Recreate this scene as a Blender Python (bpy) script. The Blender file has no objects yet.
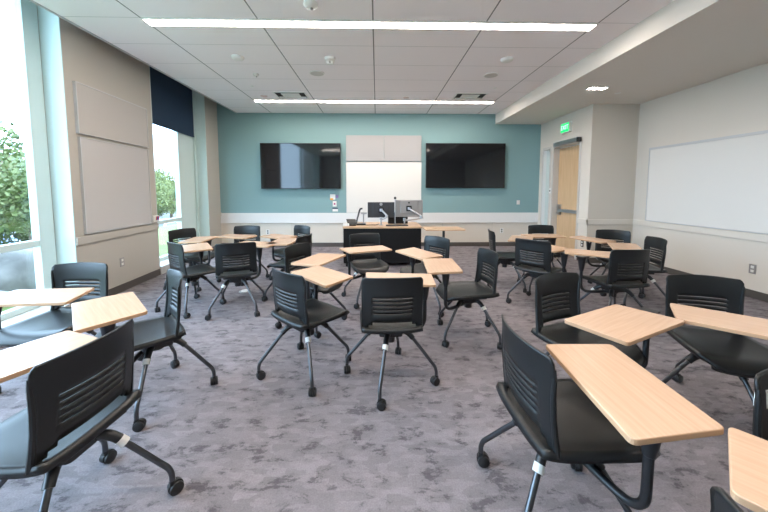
import bpy, bmesh, math, random
from math import sin, cos, pi, radians as R
from mathutils import Vector, Matrix
random.seed(7)
S = bpy.context.scene
COL = S.collection

# ------------------------------------------------------------------ materials
def mat(name, col, rough=.5, metal=0, emit=None, es=0, spec=None, noise=None, bump=None):
    m = bpy.data.materials.new(name); m.use_nodes = True
    nt = m.node_tree; b = nt.nodes['Principled BSDF']
    b.inputs['Base Color'].default_value = (*col, 1)
    b.inputs['Roughness'].default_value = rough
    b.inputs['Metallic'].default_value = metal
    if spec is not None: b.inputs['Specular IOR Level'].default_value = spec
    if emit:
        b.inputs['Emission Color'].default_value = (*emit, 1)
        b.inputs['Emission Strength'].default_value = es
    if noise or bump:
        tc = nt.nodes.new('ShaderNodeTexCoord')
        n = nt.nodes.new('ShaderNodeTexNoise')
        n.inputs['Scale'].default_value = (noise or bump)[0]
        n.inputs['Detail'].default_value = 4
        nt.links.new(tc.outputs['Object'], n.inputs['Vector'])
        if noise:
            r = nt.nodes.new('ShaderNodeValToRGB')
            k = noise[1]
            r.color_ramp.elements[0].position = .3; r.color_ramp.elements[1].position = .7
            r.color_ramp.elements[0].color = (*[c*(1-k) for c in col], 1)
            r.color_ramp.elements[1].color = (*[min(1, c*(1+k)) for c in col], 1)
            nt.links.new(n.outputs['Fac'], r.inputs['Fac'])
            nt.links.new(r.outputs['Color'], b.inputs['Base Color'])
        if bump:
            bm_ = nt.nodes.new('ShaderNodeBump')
            bm_.inputs['Strength'].default_value = bump[1]
            bm_.inputs['Distance'].default_value = .004
            nt.links.new(n.outputs['Fac'], bm_.inputs['Height'])
            nt.links.new(bm_.outputs['Normal'], b.inputs['Normal'])
    return m

def carpet_mat():
    m = bpy.data.materials.new('carpet'); m.use_nodes = True
    nt = m.node_tree; N = nt.nodes; L = nt.links; b = N['Principled BSDF']
    b.inputs['Roughness'].default_value = .95
    b.inputs['Specular IOR Level'].default_value = .12
    tc = N.new('ShaderNodeTexCoord')
    mp = N.new('ShaderNodeMapping'); mp.inputs['Scale'].default_value = (5.0, 9.0, 1)
    L.new(tc.outputs['Object'], mp.inputs['Vector'])
    # blocky distortion: patches break off at short straight edges
    n1 = N.new('ShaderNodeTexNoise'); n1.inputs['Scale'].default_value = 1.15; n1.inputs['Detail'].default_value = 9
    n1.inputs['Roughness'].default_value = .74; n1.inputs['Distortion'].default_value = .25
    L.new(mp.outputs[0], n1.inputs['Vector'])
    r1 = N.new('ShaderNodeValToRGB')
    e = r1.color_ramp.elements
    e[0].position = .40; e[0].color = (.120, .108, .117, 1)
    e[1].position = .56; e[1].color = (.240, .216, .228, 1)
    k = e.new(.455); k.color = (.215, .193, .204, 1)
    L.new(n1.outputs['Fac'], r1.inputs['Fac'])
    vo = N.new('ShaderNodeTexVoronoi'); vo.distance = 'CHEBYCHEV'; vo.inputs['Scale'].default_value = 1.3
    mp3 = N.new('ShaderNodeMapping'); mp3.inputs['Scale'].default_value = (9, 22.0, 1)
    L.new(tc.outputs['Object'], mp3.inputs['Vector']); L.new(mp3.outputs[0], vo.inputs['Vector'])
    bw = N.new('ShaderNodeSeparateColor'); L.new(vo.outputs['Color'], bw.inputs[0])
    ml = N.new('ShaderNodeMapRange'); ml.inputs['To Min'].default_value = .84; ml.inputs['To Max'].default_value = 1.10
    L.new(bw.outputs[0], ml.inputs['Value'])
    mx = N.new('ShaderNodeMix'); mx.data_type = 'RGBA'; mx.blend_type = 'MULTIPLY'; mx.inputs['Factor'].default_value = 1
    L.new(r1.outputs['Color'], mx.inputs['A']); L.new(ml.outputs[0], mx.inputs['B'])
    # fine yarn
    n2 = N.new('ShaderNodeTexNoise'); n2.inputs['Scale'].default_value = 140; n2.inputs['Detail'].default_value = 2
    L.new(tc.outputs['Object'], n2.inputs['Vector'])
    m2 = N.new('ShaderNodeMapRange'); m2.inputs['To Min'].default_value = .72; m2.inputs['To Max'].default_value = 1.3
    L.new(n2.outputs['Fac'], m2.inputs['Value'])
    mx2 = N.new('ShaderNodeMix'); mx2.data_type = 'RGBA'; mx2.blend_type = 'MULTIPLY'; mx2.inputs['Factor'].default_value = 1
    L.new(mx.outputs['Result'], mx2.inputs['A']); L.new(m2.outputs[0], mx2.inputs['B'])
    L.new(mx2.outputs['Result'], b.inputs['Base Color'])
    bu = N.new('ShaderNodeBump'); bu.inputs['Strength'].default_value = .4; bu.inputs['Distance'].default_value = .004
    L.new(n2.outputs['Fac'], bu.inputs['Height']); L.new(bu.outputs['Normal'], b.inputs['Normal'])
    return m

def wood_mat(name, light, dark, rough=.42, scale=(45, 2.2, 2)):
    m = bpy.data.materials.new(name); m.use_nodes = True
    nt = m.node_tree; N = nt.nodes; L = nt.links; b = N['Principled BSDF']
    b.inputs['Roughness'].default_value = rough
    tc = N.new('ShaderNodeTexCoord'); mp = N.new('ShaderNodeMapping'); mp.inputs['Scale'].default_value = scale
    L.new(tc.outputs['Object'], mp.inputs['Vector'])
    n = N.new('ShaderNodeTexNoise'); n.inputs['Scale'].default_value = 1.6; n.inputs['Detail'].default_value = 5
    L.new(mp.outputs[0], n.inputs['Vector'])
    r = N.new('ShaderNodeValToRGB'); r.color_ramp.elements[0].position = .32; r.color_ramp.elements[1].position = .68
    r.color_ramp.elements[0].color = (*dark, 1); r.color_ramp.elements[1].color = (*light, 1)
    L.new(n.outputs['Fac'], r.inputs['Fac']); L.new(r.outputs['Color'], b.inputs['Base Color'])
    return m

def ceiling_mat():
    # mineral fibre panels on a 1.22 x 0.605 m grid, dark seams lengthwise, fine ones across
    m = bpy.data.materials.new('ceiling_panels'); m.use_nodes = True
    nt = m.node_tree; N = nt.nodes; L = nt.links; b = N['Principled BSDF']
    b.inputs['Roughness'].default_value = .9
    tc = N.new('ShaderNodeTexCoord'); sp = N.new('ShaderNodeSeparateXYZ'); L.new(tc.outputs['Object'], sp.inputs[0])
    def seam(out, off, period, half):
        a = N.new('ShaderNodeMath'); a.operation = 'SUBTRACT'; a.inputs[1].default_value = off; L.new(out, a.inputs[0])
        p = N.new('ShaderNodeMath'); p.operation = 'PINGPONG'; p.inputs[1].default_value = period/2; L.new(a.outputs[0], p.inputs[0])
        c = N.new('ShaderNodeMath'); c.operation = 'LESS_THAN'; c.inputs[1].default_value = half; L.new(p.outputs[0], c.inputs[0])
        return c.outputs[0]
    s1 = seam(sp.outputs[0], -.04, 1.22, .0075); s2 = seam(sp.outputs[1], 3.49, .605, .0035)
    m1 = N.new('ShaderNodeMix'); m1.data_type = 'RGBA'
    m1.inputs['A'].default_value = (.92, .87, .885, 1); m1.inputs['B'].default_value = (.50, .49, .48, 1)
    L.new(s2, m1.inputs['Factor'])
    m2 = N.new('ShaderNodeMix'); m2.data_type = 'RGBA'; m2.inputs['B'].default_value = (.26, .25, .25, 1)
    L.new(m1.outputs['Result'], m2.inputs['A']); L.new(s1, m2.inputs['Factor'])
    L.new(m2.outputs['Result'], b.inputs['Base Color'])
    return m

def glass_mat(name='window_glass', tint=(.93, .98, .97)):
    m = bpy.data.materials.new(name); m.use_nodes = True
    nt = m.node_tree; N = nt.nodes; L = nt.links; N.remove(N['Principled BSDF'])
    o = N['Material Output']; t = N.new('ShaderNodeBsdfTransparent'); t.inputs[0].default_value = (*tint, 1)
    g = N.new('ShaderNodeBsdfGlossy'); g.inputs['Roughness'].default_value = .02
    lw = N.new('ShaderNodeLayerWeight'); lw.inputs['Blend'].default_value = .12; f = N.new('ShaderNodeMath'); f.operation = 'MULTIPLY'; f.inputs[1].default_value = .3; L.new(lw.outputs['Facing'], f.inputs[0])
    lw2 = lw
    x = N.new('ShaderNodeMixShader'); L.new(f.outputs[0], x.inputs[0]); L.new(t.outputs[0], x.inputs[1]); L.new(g.outputs[0], x.inputs[2])
    L.new(x.outputs[0], o.inputs['Surface'])
    return m

M = dict(
    carpet=carpet_mat(), ceiling=ceiling_mat(), glass=glass_mat(),
    wall=mat('wall_paint', (.68, .62, .54), .75, bump=(90, .08)),
    greige=mat('greige_paint', (.48, .45, .40), .75, bump=(90, .08)),
    teal=mat('teal_paint', (.215, .35, .355), .7, bump=(90, .08)),
    rail=mat('rail_laminate', (.74, .73, .71), .45),
    soffit=mat('soffit_paint', (.72, .67, .61), .8),
    base=mat('vinyl_baseboard', (.085, .075, .068), .5),
    shell=mat('chair_polymer', (.010, .0115, .0125), .36, spec=.45, bump=(500, .12)),
    metal=mat('black_powder_coat', (.012, .013, .015), .34, spec=.6),
    tube=mat('dark_steel_tube', (.10, .105, .115), .28, .85),
    rubber=mat('caster_rubber', (.014, .014, .015), .5),
    sticker=mat('white_sticker', (.75, .75, .72), .5),
    ink=mat('sticker_ink', (.22, .21, .2), .6),
    tab=wood_mat('maple_laminate', (.64, .435, .30), (.57, .375, .25), .26, (48, 2.0, 2)),
    edge=mat('tan_edge_band', (.55, .34, .20), .45),
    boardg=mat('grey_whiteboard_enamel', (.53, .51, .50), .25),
    wallf=mat('beige_paint', (.60, .54, .46), .75),
    board=mat('whiteboard_enamel', (.73, .70, .65), .24),
    boardtrim=mat('board_trim', (.55, .55, .55), .4, .3),
    panel=mat('tack_panel_fabric', (.48, .455, .43), .9, bump=(300, .15)),
    panelr=mat('pale_panel', (.36, .35, .345), .7),
    grille=mat('speaker_grille', (.60, .58, .56), .7),
    screen=mat('tv_screen', (.004, .005, .007), .06, spec=.6),
    bezel=mat('black_bezel', (.008, .008, .009), .3),
    black=mat('black_laminate', (.004, .004, .0045), .5, spec=.3),
    maple=wood_mat('desk_maple', (.60, .40, .25), (.50, .32, .19), .4, (1.6, 30, 2)),
    door=wood_mat('door_maple', (.66, .45, .26), (.57, .37, .20), .45, (28, 28, 1.2)),
    frame=mat('door_frame_paint', (.56, .52, .47), .5),
    alu=mat('window_aluminium', (.62, .74, .72), .5, .0),
    steel=mat('brushed_steel', (.45, .45, .46), .3, .9),
    greyp=mat('grey_plastic', (.035, .036, .04), .45),
    silver=mat('silver_plastic', (.36, .35, .34), .35, .5),
    chrome=mat('chrome', (.75, .76, .78), .12, 1),
    white=mat('white_plastic', (.78, .77, .74), .4),
    shade=mat('roller_shade_fabric', (.012, .035, .075), .85),
    lamp=mat('led_lens', (1, 1, 1), .5, emit=(1, .89, .80), es=29),
    clamp=mat('corridor_lens', (1, 1, 1), .5, emit=(1, .95, .9), es=3.5),
    dlamp=mat('downlight_lens', (1, 1, 1), .5, emit=(1, .9, .82), es=26),
    exitg=mat('exit_green', (.0, .25, .06), .5, emit=(.0, 1, .22), es=.55),
    exitw=mat('exit_letter', (.6, 1, .7), .5, emit=(.55, 1, .65), es=.8),
    dark=mat('dark_recess', (.02, .02, .02), .8),
    pink=mat('pale_pink_plastic', (.72, .55, .53), .5),
    magenta=mat('magenta_ink', (.35, .02, .16), .5),
    orange=mat('orange_ink', (.8, .35, .05), .5),
    purple=mat('purple_ink', (.25, .18, .35), .5),
    navy=mat('navy_ink', (.02, .04, .10), .5),
    red=mat('red_marker', (.5, .03, .02), .4),
    blue=mat('blue_marker', (.03, .07, .35), .4),
    concrete=mat('sill_stone', (.5, .5, .49), .55, noise=(14, .06)),
    asphalt=mat('asphalt', (.10, .098, .095), .9, noise=(3, .1)),
    grass=mat('lawn', (.085, .115, .015), .9, noise=(1.5, .3)),
    rock=mat('boulder_granite', (.115, .105, .095), .9, noise=(2.4, .45), bump=(12, .9)),
    leafA=mat('leaf_green', (.065, .09, .022), .6, noise=(.7, .4)),
    leafB=mat('leaf_light_green', (.11, .13, .035), .6, noise=(.7, .35)),
    bark=mat('bark', (.12, .085, .06), .9, noise=(6, .4)),
    carw=mat('car_paint_white', (.75, .76, .78), .25),
    carb=mat('car_paint_blue', (.10, .16, .30), .25),
    carg=mat('car_paint_grey', (.30, .31, .33), .25),
    carglass=mat('car_glass', (.03, .04, .05), .1),
    brick=mat('far_building', (.50, .42, .36), .8),
)

# ------------------------------------------------------------------ mesh helpers
def fin(name, bm, mats, parent=None, loc=(0, 0, 0), rz=0, smooth=False, bevel=0, seg=2):
    me = bpy.data.meshes.new(name)
    bmesh.ops.recalc_face_normals(bm, faces=bm.faces[:])
    bm.to_mesh(me); bm.free()
    if not isinstance(mats, (list, tuple)): mats = [mats]
    for m in mats: me.materials.append(M[m])
    if smooth:
        for p in me.polygons: p.use_smooth = True
        me.set_sharp_from_angle(angle=R(38))
    o = bpy.data.objects.new(name, me); COL.objects.link(o)
    o.location = loc; o.rotation_euler = (0, 0, rz)
    if parent: o.parent = parent
    if bevel:
        b = o.modifiers.new('bevel', 'BEVEL'); b.width = bevel; b.segments = seg; b.limit_method = 'ANGLE'
    return o

def box(bm, x0, x1, y0, y1, z0, z1, mi=0):
    v = [bm.verts.new((x, y, z)) for z in (z0, z1) for y in (y0, y1) for x in (x0, x1)]
    for q in ((0, 2, 3, 1), (4, 5, 7, 6), (0, 1, 5, 4), (2, 6, 7, 3), (0, 4, 6, 2), (1, 3, 7, 5)):
        bm.faces.new([v[i] for i in q]).material_index = mi

def pbox(bm, pts, z0, z1, mi=0):
    """prism over a plan polygon"""
    a = [bm.verts.new((x, y, z0)) for x, y in pts]; b = [bm.verts.new((x, y, z1)) for x, y in pts]
    n = len(pts)
    for f in [a[::-1], b] + [[a[i], a[(i+1) % n], b[(i+1) % n], b[i]] for i in range(n)]:
        bm.faces.new(f).material_index = mi

def tube(bm, pts, r, n=10, mi=0, cap=True):
    pts = [Vector(p) for p in pts]
    rs = r if isinstance(r, (list, tuple)) else [r]*len(pts)
    rings = []; up = None
    for i, p in enumerate(pts):
        t = (pts[min(i+1, len(pts)-1)] - pts[max(i-1, 0)]).normalized()
        if up is None: up = t.orthogonal().normalized()
        up = (up - t*up.dot(t)).normalized(); s = t.cross(up)
        rings.append([bm.verts.new(p + (up*cos(2*pi*k/n) + s*sin(2*pi*k/n))*rs[i]) for k in range(n)])
    for a, b in zip(rings, rings[1:]):
        for k in range(n):
            bm.faces.new((a[k], a[(k+1) % n], b[(k+1) % n], b[k])).material_index = mi
    if cap:
        bm.faces.new(rings[0][::-1]).material_index = mi; bm.faces.new(rings[-1]).material_index = mi

def smoothpath(pts, k=4):
    """Catmull-Rom through points"""
    P = [Vector(p) for p in pts]; out = []
    for i in range(len(P)-1):
        a, b, c, d = P[max(i-1, 0)], P[i], P[i+1], P[min(i+2, len(P)-1)]
        for j in range(k):
            t = j/k
            out.append(.5*((2*b) + (c-a)*t + (2*a-5*b+4*c-d)*t*t + (3*b-a-3*c+d)*t**3))
    out.append(P[-1]); return out

def disc(bm, c, r, h, axis='z', n=20, mi=0, r2=None):
    c = Vector(c); d = {'x': Vector((1, 0, 0)), 'y': Vector((0, 1, 0)), 'z': Vector((0, 0, 1))}[axis]
    tube(bm, [c - d*h/2, c + d*h/2], [r, r if r2 is None else r2], n, mi)

def rounded_poly(pts, rad, n=5):
    out = []; m = len(pts)
    for i in range(m):
        p = Vector(pts[i]); a = (Vector(pts[i-1]) - p); b = (Vector(pts[(i+1) % m]) - p)
        a.normalize(); b.normalize(); ang = a.angle(b); d = rad/math.tan(ang/2)
        s = p + a*d; e = p + b*d
        for k in range(n+1):
            t = k/n; out.append(tuple((s*(1-t)**2 + p*2*t*(1-t) + e*t*t)))
    return out

def tag(o, label=None, cat=None, group=None, kind=None):
    if label: o['label'] = label
    if cat: o['category'] = cat
    if group: o['group'] = group
    if kind: o['kind'] = kind
    return o

def empty(name, loc, rz=0):
    o = bpy.data.objects.new(name, None); COL.objects.link(o); o.empty_display_size = .1
    o.location = loc; o.rotation_euler = (0, 0, rz); return o

def struct(name, bm, mats, label=None, cat=None, **k):
    o = fin(name, bm, mats, **k)
    return tag(o, label, cat, kind='structure')

NB = bmesh.new
# ------------------------------------------------------------------ room shell
HC, HS = 3.186, 2.95
BK = 7.6                      # back wall
XR, XD, YF = 4.82, 3.95, 5.78 # right wall, door wall, short facing wall
Y0 = -2.2                     # wall behind the camera
def WL(s, off=0):             # point in plan on the left wall, off = outwards
    return (-3.46 - .08*(s-4) - off, s)

bm = NB(); pbox(bm, [WL(Y0-.1, .3), (XR+.1, Y0-.1), (XR+.1, BK+.1), WL(BK+.1, .3)], -.1, 0)
struct('floor', bm, 'carpet', 'mottled grey patterned carpet across the classroom', 'floor')

bm = NB(); box(bm, -3.28, 2.836, Y0, BK, HC, HC+.06)
struct('ceiling', bm, 'ceiling', 'white panel ceiling with long dark seams between panels', 'ceiling')
bm = NB(); box(bm, -3.30, -3.28, Y0, BK, HC-.012, HC+.07)
struct('trim_1', bm, 'boardtrim', 'thin metal edge trim along the ceiling by the windows', 'trim')
bm = NB(); pbox(bm, [(2.836, Y0), (XR+.1, Y0), (XR+.1, BK), (2.836, BK)], HS, HC+.3)
struct('ceiling', bm, 'soffit', 'lower painted ceiling band above the door side', 'ceiling')
bm = NB(); pbox(bm, [WL(Y0-.1, .6), (XR+.3, Y0-.1), (XR+.3, BK+.1), WL(BK+.1, .6)], 3.5, 3.6)
struct('ceiling', bm, 'greige', 'roof slab above the panels', 'ceiling')

# back wall
bm = NB(); box(bm, -4.1, XR+.2, BK, BK+.15, .825, 3.5); box(bm, -4.1, XR+.2, BK, BK+.15, 0, .593, 1); box(bm, -4.1, XR+.2, BK, BK+.15, .593, .825, 1)
struct('wall_back', bm, ['teal', 'wall'], 'teal upper wall over cream wainscot behind the instructor desk', 'wall')
bm = NB(); box(bm, -3.75, XD, BK-.022, BK-.0, .593, .825); box(bm, -3.75, XD, BK-.034, BK, .585, .60)
struct('trim_2', bm, 'rail', 'broad white wainscot rail along the teal wall', 'trim', bevel=.003)
bm = NB()
for x in (-3.28, -2.06, -.84, .38, 1.6, 2.82): box(bm, x-.003, x+.003, BK-.004, BK, .1, .585)
struct('trim_3', bm, 'greige', 'thin upright seams in the wainscot', 'trim')
bm = NB(); box(bm, -3.75, XD, BK-.012, BK, 0, .10)
struct('baseboard_back', bm, 'base', 'dark vinyl baseboard along the back wall', 'baseboard')

# door wall, with door and sidelight openings
yd0, yd1, ys0, ys1, zd = 6.10, 6.99, 7.13, 7.42, 2.31
bm = NB()
def dwall(y0, y1, z0, z1): box(bm, XD, XD+.17, y0, y1, z0, z1)
dwall(YF+.15, yd0, 0, 3.5); dwall(yd1, ys0, 0, 3.5); dwall(ys1, BK, 0, 3.5); dwall(yd0, yd1, zd, 3.5); dwall(ys0, ys1, zd, 3.5); dwall(ys0, ys1, 0, .12)
struct('wall_right', bm, 'wall', 'cream wall holding the classroom door', 'wall')
bm = NB(); box(bm, XD, XR+.15, YF, YF+.15, 0, 3.5)
for f in bm.faces:
    if abs(f.calc_center_median().x-XD) < .01: f.material_index = 1
struct('wall_right', bm, ['wallf', 'wall'], 'short greige wall facing the room beside the door', 'wall')
bm = NB(); box(bm, XR, XR+.15, Y0-.1, YF, 0, 3.5)
struct('wall_right', bm, 'wall', 'long cream wall carrying the wide whiteboard', 'wall')
bm = NB(); box(bm, -4, XR+.1, Y0-.15, Y0, 0, 3.5)
struct('wall_front', bm, 'greige', 'plain wall closing the rear of the classroom', 'wall')
# corridor backing behind door and sidelight
bm = NB(); box(bm, XD+1.2, XD+1.3, YF+.16, BK, 0, 3.5)
struct('wall_right', bm, 'greige', 'corridor wall seen through the narrow side glass', 'wall')

bm = NB()
def rail(bm, x0, x1, y0, y1): 
    box(bm, x0, x1, y0, y1, .735, .83)
rail(bm, XD-.024, XD, YF-.024, yd0-.06); rail(bm, XD-.024, XR, YF-.024, YF); rail(bm, XR-.024, XR, Y0, YF)
struct('trim_4', bm, 'wall', 'cream chair rail round the right hand walls', 'trim', bevel=.003)
bm = NB(); box(bm, XD-.008, XD, YF-.008, yd0-.06, 0, .1); box(bm, XD, XR, YF-.008, YF, 0, .1); box(bm, XR-.008, XR, Y0, YF, 0, .1)
struct('baseboard_right', bm, 'base', 'dark vinyl baseboard along the right walls', 'baseboard')

# left wall: solid bits between two tall windows
S1a, S1b, S2a, S2b = -1.6, 3.62, 5.13, 6.98
TH = .34
def wseg(bm, s0, s1, z0, z1, o0=0, o1=TH, mi=0):
    pbox(bm, [WL(s0, o1), WL(s1, o1), WL(s1, o0), WL(s0, o0)], z0, z1, mi)
bm = NB()
wseg(bm, Y0, S1a, 0, 3.5); wseg(bm, S1b, S2a, 0, 3.5); wseg(bm, S2b, BK, 0, 3.5)
for a, b in ((S1a, S1b), (S2a, S2b)): wseg(bm, a, b, 3.48, 3.5)
struct('wall_left', bm, 'greige', 'greige window wall with two tall window openings', 'wall')
bm = NB(); wseg(bm, S1b, S2a, .75, .842, -.02, 0); wseg(bm, S2b, BK, .75, .842, -.02, 0)
struct('trim_5', bm, 'greige', 'greige chair rail between the windows', 'trim', bevel=.003)
bm = NB(); wseg(bm, S1b, S2a, 0, .10, -.01, 0); wseg(bm, S2b, BK, 0, .10, -.01, 0)
struct('baseboard_left', bm, 'base', 'dark vinyl baseboard between the windows', 'baseboard')

def window(n, a, b, posts, label, jamb=.05):
    bm = NB(); wseg(bm, a, b, 0, .13, -.03, TH)
    root = struct('window_%d' % n, bm, 'concrete', label, 'window', bevel=.006)
    f = NB()
    for p, w in posts: wseg(f, p-w/2, p+w/2, .13, 3.48, .215, .30)
    for z0, z1 in ((.13, .19), (.775, .845), (3.42, 3.48)):
        for (p, w), (q, w2) in zip(posts, posts[1:]): wseg(f, p+w/2, q-w2/2, z0, z1, .22, .295)
    fin('window_frame', f, 'alu', root, bevel=.004)
    for (p, w), (q, w2) in zip(posts, posts[1:]):
        for z0, z1 in ((.19, .775), (.845, 3.42)):
            g = NB(); wseg(g, p+w/2, q-w2/2, z0, z1, .255, .263)
            fin('glass_pane', g, 'glass', root)
    # painted reveal lining
    j = NB()
    wseg(j, a, a+.012, .13, 3.48, 0, .215); wseg(j, b-.012, b, .13, 3.48, 0, .215)
    fin('reveal_lining', j, 'alu', root)
    return root
window(1, S1a, S1b, [(S1a+.05, .08), (.55, .09), (S1b-.10, .17)], 'tall window at the left edge with a low stone sill')
window(2, S2a, S2b, [(S2a+.05, .08), (6.615, .73)], 'tall window further along behind the left chair cluster')

# roller shade in window 2
sh = empty('roller_shade', (*WL((S2a+S2b)/2, .15), 2.5)); ox, oy = sh.location.x, sh.location.y
bm = NB(); pbox(bm, [(x-ox, y-oy) for x, y in (WL(S2a+.02, .185), WL(6.83, .185), WL(6.83, .181), WL(S2a+.02, .181))], .02, .96)
fin('shade_fabric', bm, 'shade', sh)
bm = NB(); pbox(bm, [(x-ox, y-oy) for x, y in (WL(S2a+.02, .192), WL(6.83, .192), WL(6.83, .174), WL(S2a+.02, .174))], -.012, .02)
fin('hem_bar', bm, 'shade', sh)
bm = NB(); pbox(bm, [(x-ox, y-oy) for x, y in (WL(6.835, .20), WL(6.87, .20), WL(6.87, .165), WL(6.835, .165))], -2.36, .97)
fin('side_channel', bm, 'alu', sh)
tag(sh, 'dark navy roller shade half lowered over the far window', 'window shade')

# door
d = empty('door_1', (XD, (yd0+yd1)/2, 0)); cy = d.location.y
tag(d, 'pale maple classroom door in a greige metal frame', 'door', kind='structure')
bm = NB(); box(bm, .115, .16, yd0-cy+.01, yd1-cy-.01, .01, zd-.02); fin('door_leaf', bm, 'door', d)
bm = NB()
for a, b in ((yd0-.05, yd0+.004), (yd1-.004, yd1+.05)): box(bm, -.015, .18, a-cy, b-cy, 0, zd+.05)
box(bm, -.0155, .1805, yd0-cy-.05, yd1-cy+.05, zd-.004, zd+.05)
for a, b in ((ys0-.04, ys0+.004), (ys1-.004, ys1+.04)): box(bm, -.015, .175, a-cy, b-cy, .1, zd+.05)
box(bm, -.0145, .174, ys0-cy, ys1-cy, zd-.004, zd+.05)
fin('door_frame', bm, 'frame', d, bevel=.003)
bm = NB(); box(bm, .06, .068, ys0-cy, ys1-cy, .12, zd); fin('side_glass', bm, 'glass', d)
bm = NB(); box(bm, .06, .10, yd0-cy+.06, yd1-cy-.12, .90, .965); box(bm, .07, .115, yd1-cy-.16, yd1-cy-.06, .83, 1.06); tube(bm, [(.09, yd1-cy-.1, .88), (.03, yd1-cy-.1, .87), (.03, yd1-cy-.22, .87)], .011)
fin('panic_bar', bm, 'steel', d, bevel=.004)
bm = NB(); box(bm, -.10, -.015, yd0-cy-.03, yd1-cy-.12, zd+.0, zd+.09); box(bm, -.10, -.014, yd0-cy-.06, yd0-cy-.03, zd, zd+.09, 1)
fin('door_closer', bm, ['steel', 'bezel'], d, bevel=.004)

r = empty('corridor_light', (XD+.7, 7.0, 2.9)); tag(r, 'plain ceiling lamp in the corridor behind the side glass', 'ceiling light')
bm = NB(); box(bm, -.3, .3, -.3, .3, -.02, 0); fin('lens', bm, 'clamp', r)
bm = NB(); box(bm, XD+.17, XD+1.3, YF+.15, BK, 2.9, 3.0); struct('ceiling', bm, 'wall', 'corridor ceiling', 'ceiling')
# ------------------------------------------------------------------ wall fittings
def wallboard(name, label, cat, root_loc, parts, group=None):
    r = empty(name, root_loc); tag(r, label, cat, group)
    for nm, bm, m in parts: fin(nm, bm, m, r, bevel=.003)
    return r
def tv(x0, x1, z0, z1, label):
    r = empty('television', ((x0+x1)/2, BK, z0)); w = (x1-x0)/2; h = z1-z0
    bm = NB(); box(bm, -w, w, -.105, -.055, 0, h); fin('housing', bm, 'bezel', r, bevel=.004)
    bm = NB(); box(bm, -w+.012, w-.012, -.108, -.104, .016, h-.012); fin('screen', bm, 'screen', r)
    bm = NB(); box(bm, -.35, .35, -.056, 0, h*.25, h*.75); fin('wall_bracket', bm, 'bezel', r)
    tag(r, label, 'television', 'wall televisions')
tv(-2.735, -.855, 1.405, 2.475, 'wide black television on the teal wall, left of the whiteboard')
tv(1.16, 3.06, 1.425, 2.485, 'wide black television on the teal wall, right of the whiteboard')

def board_back():
    r = empty('whiteboard', (.165, BK, .83)); tag(r, 'narrow whiteboard on the teal wall between the two televisions', 'whiteboard')
    bm = NB(); box(bm, -.895, .895, -.022, 0, 0, 1.21); fin('writing_surface', bm, 'board', r, bevel=.004)
    bm = NB(); box(bm, -.905, -.895, -.026, 0, 0, 1.215); box(bm, .895, .905, -.026, 0, 0, 1.215); box(bm, -.905, .905, -.026, 0, 1.21, 1.22); fin('trim_frame', bm, 'boardtrim', r)
board_back()
for k, (a, b, t) in enumerate(((-.73, .163, 'left'), (.171, 1.06, 'right'))):
    bm = NB(); box(bm, -(b-a)/2, (b-a)/2, -.05, 0, 0, .605)
    o = fin('acoustic_panel', bm, 'panelr', None, ((a+b)/2, BK, 2.062), bevel=.004)
    tag(o, 'pale grey wall panel over the narrow whiteboard, the %s one of the pair' % t, 'wall panel', 'grey panels over the whiteboard')

# left wall boards (in the wall's plane)
ang = math.atan(.08)
def leftboard(name, s0, s1, z0, z1, m, label, cat, th=.025, tray=False):
    r = empty(name, (*WL((s0+s1)/2), z0), ang); L = (s1-s0)/2
    bm = NB(); box(bm, 0, th, -L, L, 0, z1-z0); fin('board_face', bm, m, r, bevel=.003)
    bm = NB()
    for a, b in ((-L-.012, -L), (L, L+.012)): box(bm, 0, th+.005, a, b, -.01, z1-z0+.01)
    box(bm, 0, th+.005, -L, L, -.012, 0); box(bm, 0, th+.005, -L, L, z1-z0, z1-z0+.012)
    fin('board_trim', bm, 'boardtrim', r)
    tag(r, label, cat); return r
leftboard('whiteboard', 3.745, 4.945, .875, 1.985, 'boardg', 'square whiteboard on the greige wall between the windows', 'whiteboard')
leftboard('pin_board', 3.73, 4.955, 2.04, 2.60, 'panel', 'greige fabric pin board above the square whiteboard', 'pin board', .03)

# right wall whiteboard
r = empty('whiteboard', (XR, 3.35, .845), 0); tag(r, 'long whiteboard on the right wall running out of the frame', 'whiteboard')
bm = NB(); box(bm, -.022, 0, -2.13, 2.13, 0, 1.235); fin('writing_surface', bm, 'board', r, bevel=.003)
bm = NB(); box(bm, -.03, 0, -2.14, 2.14, 1.235, 1.27); box(bm, -.026, 0, 2.13, 2.14, 0, 1.24); box(bm, -.026, 0, -2.14, -2.13, 0, 1.24); box(bm, -.026, 0, -2.14, 2.14, -.01, 0)
fin('trim_frame', bm, 'boardtrim', r)

# pen holder
r = empty('marker_holder', (*WL(5.03), .875), ang)
bm = NB(); box(bm, 0, .05, -.07, .07, 0, .10); fin('tray', bm, 'white', r, bevel=.006)
for k, (y, m) in enumerate(((-.01, 'red'), (.02, 'blue'), (.045, 'red'))):
    bm = NB(); tube(bm, [(.052, y, .03), (.052, y+.01, .088)], .008); fin('marker_pen', bm, m, r)
tag(r, 'small white holder with red and blue markers beside the square whiteboard', 'marker holder')

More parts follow.
